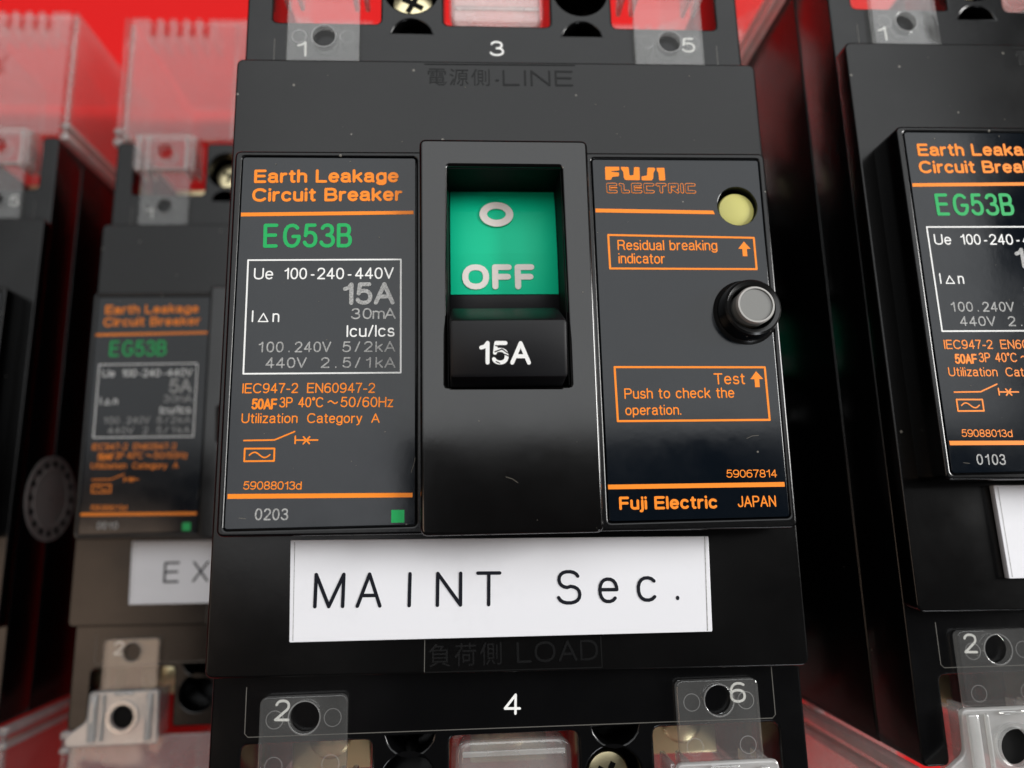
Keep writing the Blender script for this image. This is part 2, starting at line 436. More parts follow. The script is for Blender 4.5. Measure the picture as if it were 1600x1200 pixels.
LETS = [["Earth Leakage", "b", "o", -31.6, -13.91, -13.59, -14.09, 1.83],
["Circuit Breaker", "b", "o", -31.74, -11.39, -13.11, -11.56, 1.83],
["E", "g", "g", -30.14, -5.31, -28.34, -5.33, 3.18],
["G", "g", "g", -27.76, -5.3, -25.6, -5.32, 3.19],
["5", "g", "g", -25.33, -5.32, -23.53, -5.34, 3.19],
["3", "g", "g", -23.26, -5.32, -21.38, -5.34, 3.2],
["B", "g", "g", -21.17, -5.34, -19.29, -5.36, 3.2],
["Ue", "n", "w", -31.09, -1.23, -28.76, -1.22, 1.49],
["100", "n", "w", -27.47, -1.24, -24.69, -1.22, 1.49],
["-", "n", "w", -24.24, -1.22, -23.77, -1.22, 1.5],
["240", "n", "w", -23.46, -1.22, -20.19, -1.21, 1.5],
["-", "n", "w", -19.73, -1.2, -19.26, -1.22, 1.5],
["440V", "n", "w", -18.86, -1.22, -14.11, -1.25, 1.5],
["15A", "G", "s", -20.33, 2.09, -13.98, 2.05, 2.88],
["I", "n", "w", -31.1, 4.17, -30.94, 4.17, 1.48],
["n", "n", "w", -28.64, 4.19, -27.82, 4.19, 1.48],
["^", "n", "w", -30.37, 4.17, -29.1, 4.18, 1.16],
["30mA", "s", "s", -19.23, 3.9, -13.83, 3.9, 1.41],
["Icu/Ics", "n", "w", -19.74, 6.14, -13.96, 6.13, 1.5],
["100.240V", "s", "s", -30.17, 7.94, -21.55, 8.01, 1.34],
["5/2kA", "s", "s", -20.22, 8.02, -13.86, 8.04, 1.35],
["440V", "s", "s", -29.24, 9.88, -24.4, 9.92, 1.33],
["2.5/1kA", "s", "s", -22.73, 9.94, -13.85, 10.02, 1.34],
["IEC947-2", "n", "o", -31.81, 12.9, -25.31, 12.95, 1.22],
["EN60947-2", "n", "o", -24.27, 12.96, -16.24, 13.06, 1.23],
["50AF", "c", "o", -30.67, 14.85, -27.69, 14.89, 1.32],
["3P", "n", "o", -27.43, 14.66, -25.91, 14.68, 1.24],
["40°C", "n", "o", -25.25, 14.67, -22.29, 14.72, 1.24],
["~", "n", "o", -21.82, 14.73, -20.59, 14.74, 1.25],
["50/60Hz", "n", "o", -20.29, 14.73, -14.07, 14.82, 1.25],
["Utilization", "n", "o", -31.75, 16.45, -25.26, 16.55, 1.18],
["Category", "n", "o", -24.16, 16.57, -17.71, 16.68, 1.19],
["A", "n", "o", -16.64, 16.66, -15.66, 16.67, 1.13],
["59088013d", "t", "o", -31.19, 24.19, -24.55, 24.34, 0.96],
["0203", "s", "s", -29.74, 27.7, -25.96, 27.79, 1.35],
["Residual breaking", "n", "o", 14.1, -4.95, 27.04, -4.88, 1.38],
["indicator", "n", "o", 14.12, -3.17, 20.1, -3.1, 1.37],
["Test", "n", "o", 25.2, 12.6, 29.12, 12.61, 1.42],
["Push to check the", "n", "o", 13.92, 14.23, 27.64, 14.3, 1.31],
["operation.", "n", "o", 13.92, 16.25, 20.83, 16.3, 1.26],
["59067814", "t", "o", 25.82, 24.03, 32.07, 24.13, 0.96],
["Fuji Electric", "b", "o", 12.57, 27.54, 24.45, 27.66, 1.55],
["JAPAN", "n", "o", 26.92, 27.56, 31.62, 27.61, 1.33],
["15A", "H", "w", -3.88, 11.0, 2.06, 11.1, 2.65],
["OFF", "O", "c", -5.69, -1.09, 3.74, -1.08, 3.5],
["M", "N", "k", -23.82, 38.13, -20.14, 38.2, 4.09],
["A", "N", "k", -18.83, 38.23, -15.76, 38.29, 4.1],
["I", "N", "k", -12.7, 38.35, -12.31, 38.36, 4.12],
["N", "N", "k", -9.34, 38.42, -6.16, 38.48, 4.13],
["T", "N", "k", -4.52, 38.51, -1.45, 38.58, 4.14],
["S", "N", "k", 5.23, 38.62, 8.3, 38.69, 4.0],
["e", "N", "k", 10.36, 38.62, 12.87, 38.67, 3.85],
["c", "N", "k", 15.12, 38.61, 17.68, 38.65, 3.87],
[".", "N", "k", 19.95, 38.53, 20.37, 38.54, 3.31],
["1", "n", "w", -29.14, -37.59, -27.6, -37.62, 2.68],
["3", "n", "w", -1.25, -38.18, 0.81, -38.21, 2.74],
["5", "n", "w", 27.42, -39.42, 29.46, -39.45, 2.47],
["2", "n", "w", -28.91, 51.43, -27.09, 51.5, 2.45],
["4", "n", "w", -1.3, 51.8, 0.82, 51.88, 2.35],
["6", "n", "w", 27.06, 51.5, 29.1, 51.58, 2.48]]
CJK = {"電":[[14,74,14,68,38,68,38,74],[12,62,12,56,38,56,38,62],[59,62,59,56,86,56,86,62],[59,74,59,68,84,68,84,74],[80,30,80,22,52,22,52,30],[80,35,52,35,52,43,80,43],[44,30,44,22,18,22,18,30],[44,35,18,35,18,43,44,43],[10,50,10,9,18,9,18,15,44,15,44,12,60,0,87,0,102,18,94,21,87,7,61,7,52,12,52,15,88,15,88,50],[0,86,0,64,8,64,8,80,44,80,44,54,53,54,53,80,90,80,90,64,98,64,98,86,53,86,53,93,91,93,91,100,7,100,7,93,44,93,44,86]],"源":[[55,54,89,54,89,44,55,44],[55,69,89,69,89,60,55,60],[51,31,38,11,45,6,59,29],[83,29,95,8,102,11,90,32],[5,94,24,82,29,88,10,100],[0,65,19,53,23,59,5,70],[2,6,10,1,26,37,19,42],[33,96,33,66,19,5,26,0,41,66,41,88,101,88,101,96],[67,87,64,76,47,76,47,37,67,37,67,9,66,7,54,7,56,0,71,1,75,8,75,37,96,37,96,76,72,76,77,85]],"側":[[41,67,58,67,58,54,41,54],[41,47,58,47,58,33,41,33],[41,87,58,87,58,74,41,74],[34,94,34,27,65,27,65,94],[53,21,62,3,69,7,59,24],[74,89,74,25,81,25,81,89],[92,99,92,10,90,8,78,8,80,0,96,2,100,10,100,99],[40,24,27,5,33,1,47,21],[23,100,0,55,4,47,15,62,15,0,22,0,22,76,31,98]],"負":[[22,52,77,52,77,42,22,42],[22,36,77,36,77,26,22,26],[22,69,77,69,77,59,22,59],[59,13,88,0,97,5,65,18],[32,18,1,7,7,0,40,14],[30,85,56,85,48,75,20,75],[30,100,0,70,6,64,14,70,14,19,86,19,86,75,58,75,68,89,62,92,61,92,35,92,39,98]],"荷":[[35,69,35,61,82,61,82,10,79,8,63,8,66,0,85,2,90,10,90,61,100,61,100,69],[25,74,0,42,5,35,16,45,16,0,24,0,24,56,33,72],[36,51,36,14,44,14,44,20,71,20,71,51],[44,44,64,44,64,27,44,27],[66,100,66,91,36,91,36,100,28,100,28,91,4,91,4,84,28,84,28,74,36,74,36,84,66,84,66,74,74,74,74,84,100,84,100,91,74,91,74,100]]}


def cjk_ink(chars, u0, v1, h, pitch, z, m, name):
    ms = []
    for i, c in enumerate(chars):
        if c not in CJK or not CJK[c]: continue
        rings = [[(u0 + i * pitch + r[k] * h / 100, v1 - r[k + 1] * h / 100) for k in range(0, len(r), 2)] for r in CJK[c]]
        ms.append(plate_mesh('t', rings[0], rings[1:], z - 0.06, z + 0.06, 0.0, m, 0))
    return join(name, ms)


# ------------------------------------------------------------------ things
def tag(o, label, cat, group=None, kind=None):
    if label: o['label'] = label
    if cat: o['category'] = cat
    if group: o['group'] = group
    if kind: o['kind'] = kind


CACHE = {}


def part(name, parent, make, label=None, key=None):
    key = key or name
    if key in CACHE: me = CACHE[key]
    else:
        me = make(); CACHE[key] = me
    o = bpy.data.objects.new(name, me); COL.objects.link(o); o.parent = parent
    if label: o['label'] = label
    return o


POLES = (-25.2, 0.0, 25.2)


def deck_outline(g=0.0):
    """outline of the housing with three terminal notches at each end"""
    t, b = -55.6, 64.8
    n = [(-32.7, -17.2), (-8.0, 7.8), (17.1, 33.0)]
    pts = [(-36.4, t)]
    for a, c in n:
        a -= g; c += g
        pts += [(a, t), (a, -43.4 + g), (c, -43.4 + g), (c, t)]
    pts += [(36.4, t), (36.4, b)]
    for a, c in reversed(n):
        a -= g; c += g
        pts += [(c, b), (c, 54.0 - g), (a, 54.0 - g), (a, b)]
    pts += [(-36.4, b)]
    return rpoly(pts, 0.9, 3)


def half_moon(cu, cv, r, up):
    if up: return arc(cu, cv, r, 195, 345, 10)
    return arc(cu, cv, r, 15, 165, 10)


def screw(parent, cu, cv, z, key, r=3.1):
    def mk():
        head = lathe_mesh('s', cu, cv, [(r, z + 1.4), (r, z + .5), (r * .93, z + .2), (r * .6, z), (0.3, z - .05)], STEEL, 28)
        bars = []
        for k in range(2):
            a = math.radians(28 + 90 * k)
            bm = bmesh.new(); L, W = r * .55, r * .13
            top = [];
            for zz in (z - .12, z + .3):
                for sx, sy in ((-1, -1), (1, -1), (1, 1), (-1, 1)):
                    x, y = sx * L, sy * W
                    top.append(bm.verts.new(P3(cu + x * math.cos(a) - y * math.sin(a), cv + x * math.sin(a) + y * math.cos(a), zz + k * .02)))
            for f in ((0, 1, 2, 3), (7, 6, 5, 4), (0, 4, 5, 1), (1, 5, 6, 2), (2, 6, 7, 3), (3, 7, 4, 0)): bm.faces.new([top[i] for i in f])
            bmesh.ops.recalc_face_normals(bm, faces=bm.faces)
            me = bpy.data.meshes.new('b'); bm.to_mesh(me); bm.free(); me.materials.append(EMBOSS); bars.append(me)
        return join('terminal_screw', [head] + bars)
    return part('terminal_screw', parent, mk, key='screw' + key)


def rings_ink(cu, cv, r, z, wd=0.07):
    i = Ink(); i.stroke(circ(cu, cv, r, 28) + [circ(cu, cv, r, 28)[0]], wd, z); return i


def terminal_cover(root, end):
    """clear terminal cover; end = -1 line side (top), +1 load side (bottom)"""
    key = 'top' if end < 0 else 'bot'
    V = (lambda t: -48.0 - t) if end < 0 else (lambda t: 57.6 + t)      # t grows away from the breaker's middle

    def rr(u0, ta, u1, tb, r=.6):
        a, b = sorted((V(ta), V(tb))); return rrect(u0, a, u1, b, r)

    def mk():
        ms = []
        slots = []
        for p in POLES:
            for k in range(-2, 3):
                a, b = sorted((V(34.8), V(41)));
                slots.append((p + k * 2.9, a, b))
        # front plate, teeth cut in its outer edge
        far, near = V(39), V(8.6)
        pts = [(-35.8, near), (35.8, near), (35.8, far)]
        for c, a, b in sorted(slots, reverse=True):
            inner = V(34.6)
            pts += [(c + .72, far), (c + .72, inner), (c - .72, inner), (c - .72, far)]
        pts += [(-35.8, far)]
        ms.append(plate_mesh('f', rpoly(pts, .45, 2), [], 8.7, 9.9, .22, CLEAR if end < 0 else MILKY, 1))
        # side plates and end plate reach down beside the wires
        for s in (-1, 1):
            a, b = sorted((V(8.2), V(39)))
            ms.append(box_mesh('sd', s * 36.9 - .55, a, 8.9, s * 36.9 + .55, b, 46.5, CLEAR, .25))
            for q0, q1 in ((7.5, 8.9), (10.4, 11.4)):
                c0, c1 = sorted((V(q0), V(q1)))
                ms.append(box_mesh('fl', s * 36.9 - .95, c0, 9.1, s * 36.9 + .95, c1, 46.6, FROST, .25))
            ms.append(box_mesh('rib', s * 36.3 - .5, a + .6, 10.2, s * 36.3 + .5, b - .6, 11.4, MILKY, .2))
        a, b = sorted((V(39.05), V(40.2)))
        ms.append(box_mesh('e', -36.2, a, 11.5, 36.2, b, 46.5, CLEAR, .25))
        # fins behind the teeth
        for p in POLES:
            for k in range(-3, 3):
                a, b = sorted((V(33.8), V(38.8)))
                c = p + k * 2.9 + 1.45
                ms.append(box_mesh('fin', c - .28, a, 10.0, c + .28, b, 15.5, CLEAR, .12))
        # partition walls between the poles
        for c in (-12.6, 12.6):
            a, b = sorted((V(9.5), V(38.8)))
            ms.append(box_mesh('wall', c - .5, a, 10.0, c + .5, b, 40, CLEAR, .2))
        return join('cover_shell', ms)
    tc = part('terminal_cover', root, mk, key='tcs' + key)
    for i, p in enumerate(POLES):
        if p == 0:
            def mkb():
                a, b = sorted((V(-3.6), V(8.5)))
                if end > 0: a, b = V(-2.7), V(8.5)
                return join('b', [plate_mesh('b', rrect(-7.2, a, 7.0, b, 1.5), [], 9.3, 10.5, .4, CLEAR, 3),
                                  plate_mesh('b', rrect(-6.9, a + .3, 6.7, b - .3, 1.5), [], 10.8, 14.5, .6, SILVER, 3),
                                  box_mesh('b', -6.4, (V(-1.3)) - .35, 8.9, 6.2, V(-1.3) + .35, 9.25, MILKY, .15)])
            part('cover_block', tc, mkb, key='blk' + key)
            continue

        def mkt(p=p):
            # flat tab over the deck with one hole and two pressed circles
            t0 = -12.45 if end < 0 else -9.1
            a, b = sorted((V(t0), V(0.6)))
            hv = -40.35 if end < 0 else 50.9
            r_h = 1.6 if end < 0 else 1.75
            tab = plate_mesh('t', rrect(p - 5.15, a, p + 5.15, b, .25 if end < 0 else .8), [circ(p + .1, hv, r_h)], 7.35, 8.35, .12, CLEARTAB, 1)
            ms = [tab, rings_ink(p - 3.35, hv + .1, 1.0, 7.33, .05).mesh('r', MILKY), rings_ink(p + 3.45, hv + .1, 1.0, 7.33, .05).mesh('r', MILKY),
                  rings_ink(p + .1, hv, r_h + .12, 7.33, .08).mesh('r', MILKY)]
            if end > 0:
                ms += [rings_ink(p - 3.3, hv + 5.2, 1.0, 7.33, .05).mesh('r', MILKY), rings_ink(p + 3.3, hv + 5.2, 1.0, 7.33, .05).mesh('r', MILKY)]
            # wider carrier with thick rounded ribs and a second hole
            a, b = sorted((V(0.0), V(9.0)))
            hv2 = V(4.6)
            if end > 0:
                sg = -1 if p < 0 else 1
                q = [(p - sg * 6.0, a), (p + sg * 6.6, a), (p + sg * 6.8, a + 5.2), (p + sg * 10.4, a + 7.6), (p + sg * 10.4, b + .6), (p - sg * 6.4, b + .6)]
                ms.append(plate_mesh('c', rpoly(q, .8, 3), [circ(p - .2, hv2, 2.15)], 6.4, 7.25, .3, FROST, 2))
                ms.append(lathe_mesh('h', p - .2, hv2, [(2.3, 7.2), (2.3, 11.5), (.2, 11.6)], EMBOSS, 24))
            else:
                ms.append(plate_mesh('c', rrect(p - 6.9, a, p + 6.0, b, 1.2), [circ(p - .2, hv2, 1.5)], 6.4, 7.25, .3, CLEAR, 2))
            for c in (p - 6.2, p - 4.2, p + 4.0, p + 5.6):
                ms.append(box_mesh('r', c - .38, a + .2, 7.3, c + .38, b - .2, 12.4, SILVER, .3))
            if end > 0:
                for c, hw in ((p - 5.5, .75), (p + 4.6, .6), (p - 3.7, .25)):
                    ms.append(box_mesh('fr', c - hw, a + .5, 5.7, c + hw, b - .2, 6.35, FROST, .3))
                ms.append(box_mesh('fr', p - 1.9, a + .25, 5.9, p + 1.6, a + .75, 6.35, SILVER, .2))
            if end < 0: ms.append(lathe_mesh('h', p - .2, hv2, [(2.3, 7.3), (2.3, 8.6), (1.55, 8.6), (1.55, 7.3)], CLEAR, 24, False))
            else: ms.append(lathe_mesh('h', p - .2, hv2, [(2.9, 6.35), (2.9, 5.9), (2.2, 5.9), (2.2, 6.5)], SILVER, 32, False))
            ms.append(box_mesh('r', p - 4.0, (V(1.0)) - .3, 7.35, p + 3.6, V(1.0) + .3, 8.8, MILKY, .2))
            return join('t', ms)
        part('cover_tab', tc, mkt, key='tab%s%d' % (key, i))
    return tc


def lettering(parent, items, name, key, z, off=0.03):
    by = {}
    for s, st, c, a, b, d, e, cap in items: by.setdefault(c, []).append((s, st, a, b, d, e, cap))
    for s, st, c, a, b, d, e, cap in items:
        def mk(s=s, st=st, a=a, b=b, d=d, e=e, cap=cap, c=c):
            i = Ink(); text_ink(i, s, st, a, b, d, e, cap, z - off); return i.mesh(name, INK[c])
        part('lettering', parent, mk, key='let|%s|%s|%.2f|%.2f' % (s, key, a, b))


def build_breaker(name, label, off, rating, date, plate_word, plate_shift=0.0, square=True):
    root = bpy.data.objects.new(name, None); COL.objects.link(root)
    root.empty_display_size = 0.02
    root.location = Vector((off[0], -off[1], FLOOR - off[2] - D)) * MM
    tag(root, label, 'circuit breaker', 'earth leakage circuit breakers stacked on the red sheet')

    # ---- housing
    def mk():
        holes = [circ(-12.75, -49.2, 3.9), circ(12.5, -49.4, 3.9), half_moon(-12.7, -41.2, 3.0, True), half_moon(12.5, -41.2, 3.0, True),
                 circ(-12.9, 59.0, 3.3), circ(12.0, 59.5, 3.55), half_moon(-12.7, 52.9, 3.0, False), half_moon(12.4, 52.9, 3.0, False)]
        return plate_mesh('terminal_deck', deck_outline(0), holes, 8.5, 18.05, .3, BLACK)
    deck = part('terminal_deck', root, mk)

    def mk():
        i = Ink()
        i.stroke([(-32.3, 47.5), (-32.3, 52.7), (-31.9, 53.1), (0, 53.3), (32.3, 53.5), (32.7, 53.1), (32.7, 47.5)], .055, 8.47)
        return i.mesh('outline_mark', LINE)
    part('outline_mark', deck, mk, key='om0')
    for u in (-32.3, 32.7):
        part('outline_mark', deck, lambda u=u: (lambda i: (i.stroke([(u, -36), (u, -40.6)], .055, 8.47), i.mesh('outline_mark', LINE))[1])(Ink()), key='om%.0f' % u)
    part('housing', root, lambda: join('housing', [
        plate_mesh('h', deck_outline(.5), [], 18.4, D, .35, BLACK),
        plate_mesh('h2', rrect(-35.9, -43.0, 35.9, 53.6, .5), [], 17.6, 18.8, .05, EMBOSS)]))
    for p in POLES:
        for k, (va, vb) in (('a', (-53.0, -43.0)), ('b', (53.2, 62.6))):
            part('terminal_clamp', root, lambda p=p, va=va, vb=vb: join('terminal_clamp', [
                box_mesh('c', p - 5.5, va, 26, p + 5.5, vb, 28.2, STEEL, .25),
                lathe_mesh('c', p, (va + vb) / 2, [(2.9, 26), (2.9, 24.6), (2.3, 24.2), (.4, 24.1)], STEEL, 24)]), key='clamp%s%.0f' % (k, p))
    screw(root, -12.75, -49.2, 11.5, 'a')
    screw(root, 12.0, 60.3, 12.5, 'b', 2.7)
    for s, st, c, a, b, d, e, cap in LETS[-6:]:
        nm = s
        b2 = {'1': -37.8, '3': -38.35}.get(s, b)
        lettering(deck, [(s, st, c, a, b2, d, b2 + (e - b), 2.45)], 'deck_number', 'deck', 8.5)

    # ---- cover
    def mk():
        return plate_mesh('cover', rpoly([(-36.45, -35.2), (36.9, -35.5), (36.35, 46.9), (-36.35, 45.75)], 1.1, 5), [], 5.5, 8.45, .28, COVER, 3)
    cov = part('cover', root, mk)
    for k, (ln, mm) in enumerate((([(-10.6, -34.75), (10.6, -34.9)], EMBOSS), ([(-10.7, 42.3), (-10.75, 45.95)], LINE), ([(-10.75, 45.95), (10.6, 46.15)], EMBOSS), ([(10.6, 42.6), (10.6, 46.1)], EMBOSS))):
        def mk(ln=ln, mm=mm):
            i = Ink(); i.stroke(ln, .07 if mm is EMBOSS else .045, 5.48); return i.mesh('edge_line', mm)
        part('edge_line', cov, mk, key='eline%d' % k)

    def mk():
        i = Ink()
        text_ink(i, 'LINE', 'n', .3, -31.55, 10.3, -31.6, 2.45, 5.47)
        text_ink(i, '-', 'n', -.75, -31.55, -.2, -31.55, 2.2, 5.47)
        m1 = i.mesh('l', RAISED)
        return join('embossed_line_mark', [m1, cjk_ink('電源側', -10.2, -31.5, 2.6, 3.05, 5.53, RAISED, 'c')])
    part('embossed_mark', cov, mk, key='embA')

    def mk():
        i = Ink()
        text_ink(i, 'LOAD', 'n', .3, 45.3, 10.2, 45.3, 2.4, 5.47)
        m1 = i.mesh('l', LOADM)
        return join('embossed_load_mark', [m1, cjk_ink('負荷側', -10.2, 45.4, 2.6, 3.05, 5.53, LOADM, 'c')])
    part('embossed_mark', cov, mk, key='embB')

    # ---- raised front block with two recessed label films
    hb = rrect(-33.7, -17.95, 33.55, 29.4, .8)
    part('front_block', root, lambda: plate_mesh('front_block', rpoly([(-34.15, -18.35), (34.45, -18.5), (34.0, 30.2), (-34.0, 29.5)], .9, 5),
                                                [rrect(-33.2, -17.55, -11.35, 28.75, .4), rpoly([(11.3, -17.55), (33.6, -17.55), (33.25, 28.9), (11.2, 28.95)], .4, 3), rrect(-8.5, -16.5, 8.5, 14.0, .3)], 0.05, 6.2, .3, BLACK, 3))
    part('front_core', root, lambda: join('front_core', [box_mesh('fc', -33.6, -18.0, .62, -9.0, 29.2, 6, BLACK, .05), box_mesh('fc', 9.0, -18.0, 2.0, 33.5, 29.2, 6, BLACK, .05)]))
    lf = part('label_film', root, lambda: plate_mesh('label_film', rrect(-33.1, -17.45, -11.45, 28.65, .35), [], 0.07, .6, .06, FILM, 1), key='filmL')
    rf = part('label_film', root, lambda: plate_mesh('label_film', rpoly([(11.4, -17.45), (33.5, -17.45), (33.15, 28.8), (11.3, 28.85)], .35, 3),
                                                   [circ(30.2, -11.0, 2.66, 40), circ(30.0, 3.4, 3.3, 32)], 0.07, 1.9, .06, FILM, 1), key='filmR')
    L1 = []
    R1 = []
    for it in LETS[:-6]:
        s, st, c, a, b, d, e, cap = it
        if st in 'HON': continue
        it = list(it)
        if s == '15A':
            if rating == '5A': it[0] = '5A'; it[3] = a + 2.0; it[4] = b + .02
            else: it[0] = rating
        if s == '0203': it[0] = date
        (L1 if a < 0 else R1).append(it)
    lettering(lf, L1, 'lettering', 'L' + rating, .07)
    lettering(rf, R1, 'lettering', 'R', .07)

    def mk():
        i = Ink(); z = .045
        i.stroke([(-31.35, 18.5), (-27.85, 18.5)], .09, z); i.stroke([(-27.85, 18.5), (-25.55, 17.55)], .09, z)
        i.stroke([(-25.45, 18.1), (-25.45, 18.95)], .09, z); i.stroke([(-25.4, 18.56), (-22.85, 18.6)], .09, z)
        i.stroke([(-24.5, 18.2), (-23.8, 19.0)], .09, z); i.stroke([(-24.5, 19.0), (-23.8, 18.2)], .09, z)
        for a, b in (((-31.2, 19.45), (-27.8, 19.5)), ((-27.8, 19.5), (-27.8, 20.95)), ((-27.8, 20.95), (-31.2, 20.92)), ((-31.2, 20.92), (-31.2, 19.45))): i.stroke([a, b], .1, z)
        i.stroke([(-30.65 + 2.35 * k / 14, 20.22 - .32 * math.sin(2 * math.pi * k / 14)) for k in range(15)], .08, z)
        return i.mesh('switch_symbol', INK['o'])
    part('switch_symbol', lf, mk, key='symL')
    for k, (pf, q) in enumerate(((lf, [(-33.0, -9.95), (-11.7, -10.25), (-11.7, -9.78), (-33.0, -9.45)]), (lf, [(-32.9, 24.65), (-11.75, 24.98), (-11.75, 25.5), (-32.9, 25.2)]),
                                 (rf, [(11.5, -10.6), (26.9, -10.35), (27.1, -9.85), (11.5, -10.08)]), (rf, [(11.35, 24.55), (32.9, 24.7), (32.9, 25.25), (11.35, 25.1)]))):
        part('printed_line', pf, lambda q=q: (lambda i: (i.poly(q, .045), i.mesh('printed_line', INK['o']))[1])(Ink()), key='pl%d' % k)
    for k, q in enumerate(([(12.98, -7.0), (31.95, -6.6), (31.95, -2.35), (13.0, -2.5)], [(12.9, 10.25), (31.8, 10.5), (31.8, 17.1), (12.95, 16.95)])):
        def mk(q=q):
            i = Ink()
            for n_ in range(4): i.stroke([q[n_], q[(n_ + 1) % 4]], .13, .045)
            return i.mesh('printed_frame', INK['o'])
        part('printed_frame', rf, mk, key='pf%d' % k)
    for k, (cu, top, bot) in enumerate(((30.6, -6.1, -4.1), (30.65, 10.98, 13.0))):
        def mk(cu=cu, top=top, bot=bot):
            i = Ink()
            i.poly([(cu, top), (cu + .82, top + 1.0), (cu - .82, top + 1.0)], .045)
            i.poly([(cu - .3, top + .98), (cu + .3, top + .98), (cu + .3, bot), (cu - .3, bot)], .042)
            return i.mesh('arrow_mark', INK['o'])
        part('arrow_mark', rf, mk, key='am%d' % k)

    def mk():
        i = Ink(); z = .045
        for a, b in (((-31.85, -3.72), (-13.25, -3.77)), ((-13.25, -3.77), (-13.2, 10.62)), ((-13.2, 10.62), (-31.78, 10.53)), ((-31.78, 10.53), (-31.85, -3.72))): i.stroke([a, b], .10, z)
        return i.mesh('printed_frame', INK['w'])
    part('printed_frame', lf, mk, key='boxL')
    if square:
        part('green_mark', lf, lambda: (lambda i: (i.poly([(-14.2, 26.9), (-12.7, 26.92), (-12.7, 28.38), (-14.2, 28.36)], .045), i.mesh('green_mark', INK['g']))[1])(Ink()), key='gsq')

    def mk():
        i = Ink(); z = .045
        # maker's mark: heavy word over an outlined one
        for q in ([(13.04, -16.43), (14.92, -16.42), (14.89, -15.9), (13.87, -15.82), (13.87, -15.7), (14.87, -15.61), (14.77, -15.08), (13.92, -15.01), (13.72, -14.58), (13.01, -14.57)],
                  [(15.11, -16.42), (16.14, -16.4), (16.19, -15.3), (16.3, -15.21), (16.73, -15.24), (16.86, -16.41), (17.58, -16.38), (17.53, -14.55), (15.57, -14.57), (15.43, -14.92), (15.41, -15.73), (15.14, -16.06)],
                  [(17.77, -15.09), (18.5, -15.21), (18.63, -16.34), (19.62, -16.31), (19.63, -15.97), (19.4, -15.7), (19.31, -14.87), (19.11, -14.53), (17.78, -14.52)],
                  [(19.83, -16.31), (20.88, -16.32), (20.88, -14.54), (20.07, -14.51), (20.04, -15.61), (19.85, -15.93)]):
            i.poly(rpoly(q, .12, 2), .045)
        return i.mesh('maker_name', INK['o'])
    part('maker_name', rf, mk)

    def mk():
        out, inn = Ink(), Ink()
        b, h, z = -12.95, .98, .045
        x = 13.3
        def put(paths):
            for p in paths:
                q = [(x + a * .98, b - c * h) for a, c in p]
                out.stroke(q, .225, z); inn.stroke(q, .145, z - .03)
        for ch in 'ELECTRIC':
            if ch == 'E':
                put([[(1, 1), (0, 1), (0, 0), (1, 0)]]); out.stroke([(x + .32, b - .5 * h), (x + 1.1, b - .5 * h)], .07, z - .06)
            elif ch == 'L': put([[(0, 1), (.3, .9)], [(.3, .9), (.3, 0)], [(.3, 0), (1, 0)]])
            elif ch == 'C': put([[(1, 1), (0, 1), (0, 0), (1, 0)]])
            elif ch == 'T': put([[(0, 1), (1, 1)], [(.5, 1), (.5, 0)]])
            elif ch == 'R': put([[(0, 0), (0, 1)], [(0, 1), (1, 1)], [(1, 1), (1, .5)], [(1, .5), (.4, .45)], [(.4, .45), (1, 0)]])
            elif ch == 'I': put([[(0, 0), (0, 1)]])
            x += .62 if ch == 'I' else 1.62
        return join('maker_mark', [out.mesh('o', INK['o']), inn.mesh('i', INK['d'])])
    part('maker_mark', rf, mk)

    # ---- yellow trip indicator and grey test button
    part('trip_indicator', root, lambda: lathe_mesh('trip_indicator', 30.32, -10.72, [(2.42, 4), (2.42, 1.0), (2.3, .78), (1.6, .62), (.3, .56)], YELLOW, 44))
    tb = part('test_button', root, lambda: lathe_mesh('test_button', 30.0, 3.4, [(2.35, 2.5), (2.35, -3.1), (2.25, -3.32), (2.02, -3.34), (1.98, -3.22), (.2, -3.22)], GREY, 44))
    part('button_collar', tb, lambda: lathe_mesh('button_collar', 30.0, 3.4, [(2.72, 2.5), (2.72, -2.0), (2.85, -2.35), (3.3, -2.5), (3.55, -2.3), (3.68, -1.6), (3.8, -.3), (4.15, .0), (4.25, .15)], GLOSSB, 48, False))
    part('button_rim', tb, lambda: lathe_mesh('button_rim', 30.0, 3.4, [(2.38, -2.8), (2.38, -3.14), (2.26, -3.38), (2.06, -3.39), (2.0, -3.27)], RIM, 44, False))

    # ---- handle frame and toggle
    def mk():
        op = rpoly([(-7.35, -15.35), (7.0, -15.3), (7.1, 12.9), (-7.6, 12.75)], .25, 2)
        return plate_mesh('handle_frame', rpoly([(-10.85, -19.05), (10.5, -19.0), (10.25, 30.05), (-10.7, 29.95)], .9, 5), [op], -2.0, 7.5, .42, FRAME, 4)
    part('handle_frame', root, mk)
    for k, (u0, v0, u1, v1) in enumerate(((-7.3, -15.32, 6.95, -15.2), (-7.5, -15.2, -7.38, 12.7), (6.93, -15.2, 7.05, 12.7))):
        part('recess_darkener', root, lambda u0=u0, v0=v0, u1=u1, v1=v1: box_mesh('recess_darkener', u0, v0, -1.5, u1, v1, 7.4, EMBOSS, 0), key='lin%d' % k)  # added matte black walls, keep green reflections out of the recess
    tg = part('toggle', root, lambda: join('toggle', [
        prism_mesh('rocker', [(-17.5, 5.6), (-12.0, 4.35), (-6.0, 3.9), (-.3, 4.0), (2.2, 4.2), (2.2, 7), (-17.5, 8)], -7.3, 7.0, KNOB, .1),
        prism_mesh('knob', [(2.5, .2), (5.95, -6.45), (12.45, -5.5), (12.9, -1.5), (13.2, 5.5), (3.0, 5.5)], -7.15, 6.3, KNOB, .45)]))
